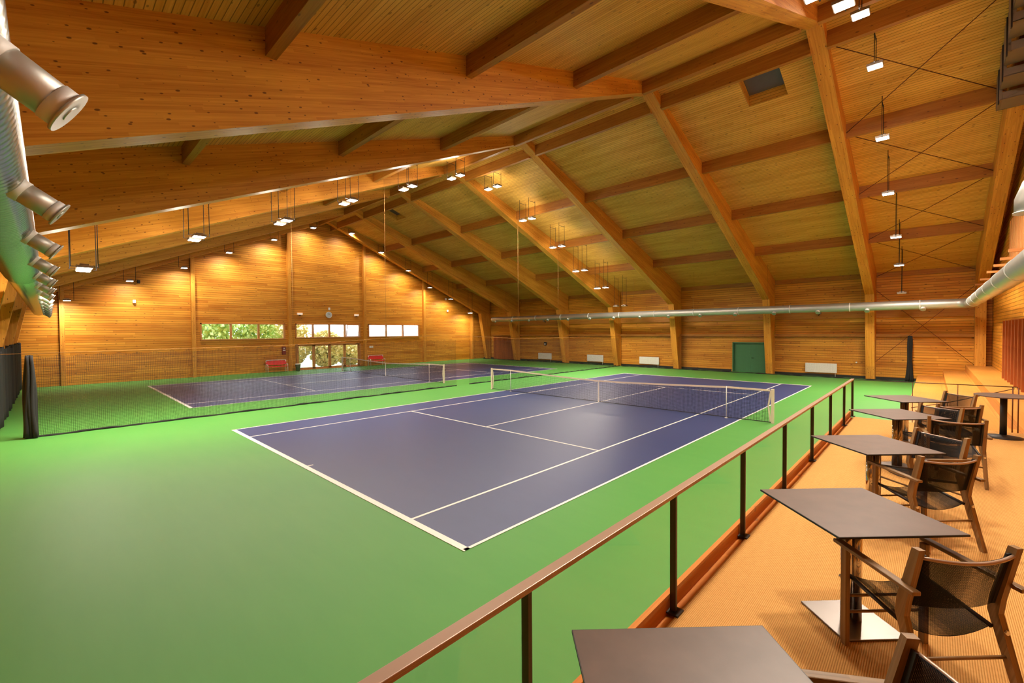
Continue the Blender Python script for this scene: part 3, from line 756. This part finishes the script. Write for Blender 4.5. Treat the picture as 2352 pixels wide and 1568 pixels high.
for i in range(6):
    flood('small floodlight before the window wall, %s one right of the gable peak' % on[i], -19.62, RY+YS[i]+.55-.15*i, [11.2, 9.95, 8.62, 7.22, 6.25, 4.92][i], 'floodlights along the window wall', False, EC, up=False)
    flood('small floodlight before the window wall, %s one left of the gable peak' % on[i], -19.62, RY-YS[i], [11.15, 9.8, 8.5, 7.2, 6.15, 4.85][i], 'floodlights along the window wall', False, EC, up=False)
# the camera half of the hall continues the row over the gallery (wall lamps behind the camera are out of view)

# ------------------------------------------------------------------ bracing rods
def rod(p, q, label):
    b = MB(); b.tube([V((0, 0, 0)), V(q)-V(p)], .012, 6); o = b.build('bracing_rod', M['rod']); o.location = p; tag(o, label, 'bracing rod', 'crossed bracing rods by the right wall')
cells = [(RY+.83, RY+4.87), (RY+5.03, RY+8.97), (RY+9.13, RY+13.12), (RY+13.28, RY+17.6)]
nm = ['top', 'second', 'third', 'lowest']
for (a, c), n in zip(cells, nm):
    rod((13.12, a, roofz(a)-.3), (17.1, c, roofz(c)-.3), 'thin dark rod under the ceiling, falling to the right in the %s bracing cross' % n)
    rod((13.12, c, roofz(c)-.33), (17.1, a, roofz(a)-.33), 'thin dark rod under the ceiling, rising to the right in the %s bracing cross' % n)
rod((13.12, 29.5, 5.2), (17.1, 29.55, 1.05), 'thin dark diagonal rod on the far wall, falling to the right corner')
rod((13.12, 29.45, 1.05), (17.1, 29.45, 5.2), 'thin dark diagonal rod on the far wall, rising to the right corner')

# ------------------------------------------------------------------ right wall fittings
r = thing('slatted_screen', 'pale vertical wooden slats high on the right wall above the duct', 'screen', (XR, 12, 5.45))
b = MB()
for i in range(34):
    y = 9.9-i*.33; b.box((-.12, y-.2, 0), (-.07, y, 1.62), (0, 0, 1))
b.build('slats', M['slat'], r)
b = MB(); b.box((-.07, -1.5, .1), (0, 10, .2), (0, 1, 0)); b.box((-.07, -1.5, 1.4), (0, 10, 1.5), (0, 1, 0)); b.build('batten', M['purlin'], r)
PEG = [(18.5, 5.09), (21.1, 5.11), (24.5, 5.1), (27.6, 5.1), (16.5, 5.09), (14.4, 5.08)]
for i, (y, z) in enumerate(PEG):
    b = MB(); b.box((17.0, y-.06, z-.04), (XR-.001, y+.06, z+.04), (1, 0, 0)); o = b.build('wall_peg', M['slat'])
    tag(o, 'short pale timber bracket sticking out above the right wall duct, ' + ['fourth from the far corner', 'third from the far corner', 'second from the far corner', 'nearest the far corner', 'fifth from the far corner', 'sixth from the far corner'][i], 'bracket', 'timber brackets above the right wall duct')
r = thing('ceiling_unit', 'grey slatted ventilation unit hanging under the roof in the top right corner', 'ventilation unit', (16.86, 0, 0))
for i in range(7):
    y1 = 16.4-i*.95; z = 9.62+i*.28
    b = MB()
    b.box((0, y1-.9, z), (.06, y1, z+1.0 if z+1.0 < roofz(y1) else roofz(y1)-.1), (0, 0, 1))
    b.box((0, y1-.9, z), (.72, y1-.84, z+.22), (1, 0, 0)); b.box((0, y1-.9, z), (.72, y1, z+.03), (0, 1, 0))
    b.build('unit_panel', M['grey'], r, bevel=.01)
    b = MB(); b.box((-.03, y1-.88, z-.1), (.0, y1-.80, z+.9 if z+.9 < roofz(y1) else roofz(y1)-.2), (0, 0, 1)); b.build('frame_bar', M['dark'], r)

# ------------------------------------------------------------------ wall fittings
RAD = [(-12.9, -11.25), (-7.12, -5.45), (-1.99, -.3), (9.6, 11.25)]
RLB = ['white panel radiator on the far wall, leftmost of the four', 'white panel radiator on the far wall just left of the divider net end', 'white panel radiator on the far wall right of the divider net end', 'white panel radiator on the far wall right of the green double door']
for (a, c), l in zip(RAD, RLB):
    r = thing('radiator', l, 'radiator', (a, Y1-.145, .24), 0, 'radiators on the far wall')
    b = MB(); b.box((0, 0, 0), (c-a, .07, .58)); b.build('panel', M['white'], r, bevel=.008)
    b = MB()
    for i in range(int((c-a)/.05)): b.box((.02+i*.05, .0, .575), (.045+i*.05, .07, .59))
    b.build('grille', M['white'], r)
    b = MB(); b.tube([(c-a-.08, .04, 0), (c-a-.08, .04, -.235)], .012, 8); b.tube([(.1, .07, .3), (.1, .14, .3)], .012, 8); b.tube([(c-a-.1, .07, .3), (c-a-.1, .14, .3)], .012, 8); b.build('pipe', M['white'], r)
def bench(y, label):
    r = thing('bench', label, 'bench', (-20.45, y, 0), 0, 'red benches by the window wall')
    b = MB(); b.box((-.16, -.72, .42), (.22, .72, .47), (0, 1, 0)); b.build('seat', M['red'], r, bevel=.02)
    b = MB(); b.bar((-.20, -.72, .72), (-.20, .72, .72), .32, .04, (1, 0, .15)); b.build('backrest', M['red'], r)
    for s in (-1, 1):
        b = MB(); b.tube([(.2, s*.7, 0), (.2, s*.7, .62), (-.2, s*.7, .62)], .02, 10); b.tube([(-.24, s*.7, 0), (-.2, s*.7, .92)], .02, 10); b.build('leg', M['white'], r)
    b = MB(); b.tube([(-.2, -.7, .92), (-.2, .7, .92)], .018, 10); b.build('top_rail', M['white'], r)
bench(8.05, 'red bench with white tube frame left of the glass doors')
bench(16.35, 'red bench with white tube frame right of the glass doors')
b = MB(); b.tube([(0, 0, 0), (0, 0, .02), (0, 0, .5), (0, 0, .52)], [.14, .15, .2, .2], 20, cap=True)
r = b.build('waste_bin', M['steel']); r.location = (-20.4, 9.55, 0); tag(r, 'grey waste bin standing just left of the glass doors', 'bin')
b = MB(); b.tube([(0, 0, .52), (0, 0, .56)], [.205, .19], 20); b.build('lid', M['white'], r)
r = thing('wall_clock', 'round white wall clock above the glass doors', 'clock', (XG, 12.31, 4.46))
b = MB(); b.tube([(.0, 0, 0), (.06, 0, 0)], .26, 32); b.build('case', M['white'], r)
b = MB(); b.tube([(.06, 0, 0), (.064, 0, 0)], .22, 32); b.build('dial', M['clockface'], r)
b = MB(); b.bar((.068, 0, 0), (.068, .06, .11), .02, .006, (1, 0, 0)); b.bar((.068, 0, 0), (.068, -.05, .17), .014, .006, (1, 0, 0)); b.build('hands', M['black'], r)
for y, l in ((9.97, 'left'), (14.74, 'right')):
    r = thing('emergency_lamp', 'small white emergency lamp above the %s end of the door windows' % l, 'lamp', (XG, y, 4.49), 0, 'emergency lamps over the doors')
    b = MB(); b.box((0, -.2, -.08), (.1, .2, .08)); b.build('housing', M['exit'], r, bevel=.01)
    b = MB(); b.box((.02, -.07, -.14), (.07, .07, -.08)); b.build('bracket', M['dark'], r)
def sensor(x, y, z, label, dx=.0, m='white'):
    r = thing('speaker', label, 'speaker', (x, y, z), 0)
    b = MB(); b.box((.05, -.07, -.1), (.2, .07, .1)); b.build('housing', M[m], r, bevel=.015)
    b = MB(); b.box((0, -.02, -.03), (.06, .02, .03)); b.build('bracket', M['grey'], r)
sensor(XG, -.09, 5.02, 'small white speaker high on the left part of the window wall')
sensor(XG, 24.7, 5.16, 'small white speaker high on the right part of the window wall')
sensor(XG, 12.3, 4.96, 'small white sensor box directly above the wall clock')
sensor(XG, .15, 6.28, 'small dark loudspeaker near the roof at the left of the window wall', m='dark')
sensor(XG, 24.49, 6.35, 'small white box near the roof at the right of the window wall')
r = thing('fire_extinguisher_cabinet', 'dark red fire equipment box on the wall left of the glass doors', 'fire box', (XG, 8.72, 1.3))
b = MB(); b.box((0, -.13, 0), (.14, .13, .62)); b.build('case', M['dred'], r, bevel=.01)
b = MB(); b.box((.14, -.09, .3), (.145, .09, .38)); b.box((.14, -.05, .45), (.145, .05, .52)); b.build('sign_plate', M['white'], r)
r = thing('switch_box', 'small white double switch on the wall above the right red bench', 'switch', (XG, 16.1, 1.68))
b = MB(); b.box((0, -.17, -.09), (.05, .0, .09)); b.build('switch', M['white'], r, bevel=.01); b = MB(); b.box((0, .03, -.09), (.05, .2, .09)); b.build('switch', M['white'], r, bevel=.01)
r = thing('control_box', 'small dark box with white face on the far wall above the left radiator', 'box', (-12.05, Y1-.12, 1.72))
b = MB(); b.box((-.14, 0, -.14), (.14, .12, .2)); b.build('case', M['dark'], r, bevel=.01)
b = MB(); b.box((-.07, -.005, -.08), (.07, 0, .06)); b.build('face', M['white'], r)
for x, l in ((-11.9, 'above the left radiator'), (10.3, 'above the right radiator')):
    r = thing('heater_bracket', 'dark slanted bracket lamp on the far wall %s, under the duct' % l, 'bracket', (x, Y1-.16, 3.85))
    b = MB(); b.bar((0, 0, 0), (.1, -.35, .1), .05, .05); b.build('arm', M['dark'], r); b = MB(); b.box((.0, -.5, .05), (.2, -.34, .2)); b.build('head', M['grey'], r, bevel=.02)
# small white knob right of the wall radiator, use unknown
b = MB(); b.tube([(0, 0, 0), (0, -.1, 0)], .04, 12); o = b.build('wall_fixture', M['white']); o.location = (12.2, Y1, .95); tag(o, 'small white knob on the far wall beside the nearest frame foot', 'knob')

# ------------------------------------------------------------------ outdoors seen through the windows
b = MB(); b.box((-90, -60, -.5), (XG-TH-.05, 90, -.3)); tag(b.build('lawn', M['grass']), 'sunlit lawn outside the gable windows', 'lawn')
def tree(x, y, h, rad, m, label, seed):
    rn = random.Random(seed)
    r = thing('tree', label, 'tree', (x, y, -.3))
    b = MB(); b.tube([(0, 0, 0), (.1, .1, h*.4), (.0, .25, h*.7)], [.16, .12, .05], 8)
    b.tube([(.1, .1, h*.4), (.3, -.5, h*.65), (.2, -.7, h*.8)], [.08, .05, .03], 6); b.build('trunk', M['bark'], r)
    b = MB()
    for k in range(3200):
        a = rn.uniform(0, 2*PI); t = rn.uniform(-1, 1); q = rad*rn.uniform(.25, 1)
        c = V((q*math.cos(a)*math.sqrt(1-t*t), q*math.sin(a)*math.sqrt(1-t*t), h*.52+t*h*.48))
        u = V((rn.uniform(-1, 1), rn.uniform(-1, 1), rn.uniform(-1, 1))).normalized(); w = u.orthogonal().normalized()
        s = rn.uniform(.09, .24)
        b.poly([c-u*s, c+w*s*.6, c+u*s, c-w*s*.6])
    b.build('foliage', M[m], r)
TR = [(-25.5, -1.5, 4.6, 1.9), (-26.5, 2.0, 5.2, 2.2), (-26, 5.4, 4.8, 2.0), (-25.5, 8.2, 4.6, 1.8), (-27, 11.2, 4.9, 2.0), (-26, 14.2, 3.4, 1.6), (-27.5, -5, 5, 2.2), (-26.5, 16.8, 2.2, 1.3)]
TLb = ['green tree outside behind the far left window pane', 'bushy green tree outside the left strip window, near its centre', 'green tree outside at the right end of the left strip window', 'green tree outside between the left strip window and the doors', 'yellowish tree outside behind the first door window panes', 'yellow green tree outside behind the last door window panes', 'green tree outside hidden past the left strip window', 'low yellow shrub outside right of the glass doors']
for i, ((x, y, h, q), l) in enumerate(zip(TR, TLb)): tree(x, y, h, q, 'foliage' if i in (0, 1, 2, 3, 6) else 'foliage2', l, 30+i)
b = MB(); b.box((-60, 20, -.3), (-58, 70, 3.2)); tag(b.build('distant_building', M['farwall']), 'low pale building on the horizon outside the right strip window', 'building')

# ------------------------------------------------------------------ world
w = bpy.data.worlds.new('World'); SC.world = w; w.use_nodes = True
nt = w.node_tree; bg = nt.nodes['Background']
tc = N(nt, 'ShaderNodeTexCoord'); sp = N(nt, 'ShaderNodeSeparateXYZ'); L(nt, tc.outputs['Generated'], sp.inputs[0])
L(nt, MIX(nt, MA(nt, 'MULTIPLY', sp.outputs[2], 2.0, clamp=True), (.93, .94, 1.0), (.72, .82, 1.0)), bg.inputs[0])
bg.inputs[1].default_value = 7.0
for (y0, y1, z0, z1) in (WL, WC, (DC[0], DC[1], 0.05, 2.05), WR):
    l = bpy.data.lights.new('window_portal', 'AREA'); l.shape = 'RECTANGLE'; l.size = z1-z0; l.size_y = y1-y0; l.cycles.is_portal = True
    o = bpy.data.objects.new('window_portal', l); COL.objects.link(o); o.location = (XG-TH-.02, (y0+y1)/2, (z0+z1)/2); o.rotation_euler = (0, -PI/2, 0)

# ------------------------------------------------------------------ camera
f, yaw, pitch, roll = 1012.88, -.76155, -.02248, -.0071
fw = V((math.sin(yaw)*math.cos(pitch), math.cos(yaw)*math.cos(pitch), math.sin(pitch)))
r_ = V((math.cos(yaw), -math.sin(yaw), 0)); up = r_.cross(fw)
r2 = r_*math.cos(roll)+up*math.sin(roll); u2 = -r_*math.sin(roll)+up*math.cos(roll)
cam = bpy.data.cameras.new('camera'); co = bpy.data.objects.new('camera', cam); COL.objects.link(co)
cam.sensor_width = 36; cam.sensor_fit = 'HORIZONTAL'; cam.lens = f/2352*36; cam.clip_start = .05; cam.clip_end = 300
mt = Matrix((r2, u2, -fw)).transposed().to_4x4(); mt.translation = V((15.51057, -3.82236, 2.96063)); co.matrix_world = mt
SC.camera = co
vs = SC.view_settings; vs.view_transform = 'Standard'; vs.look = 'None'; vs.gamma = 1; vs.exposure = 0.2; vs.use_curve_mapping = False
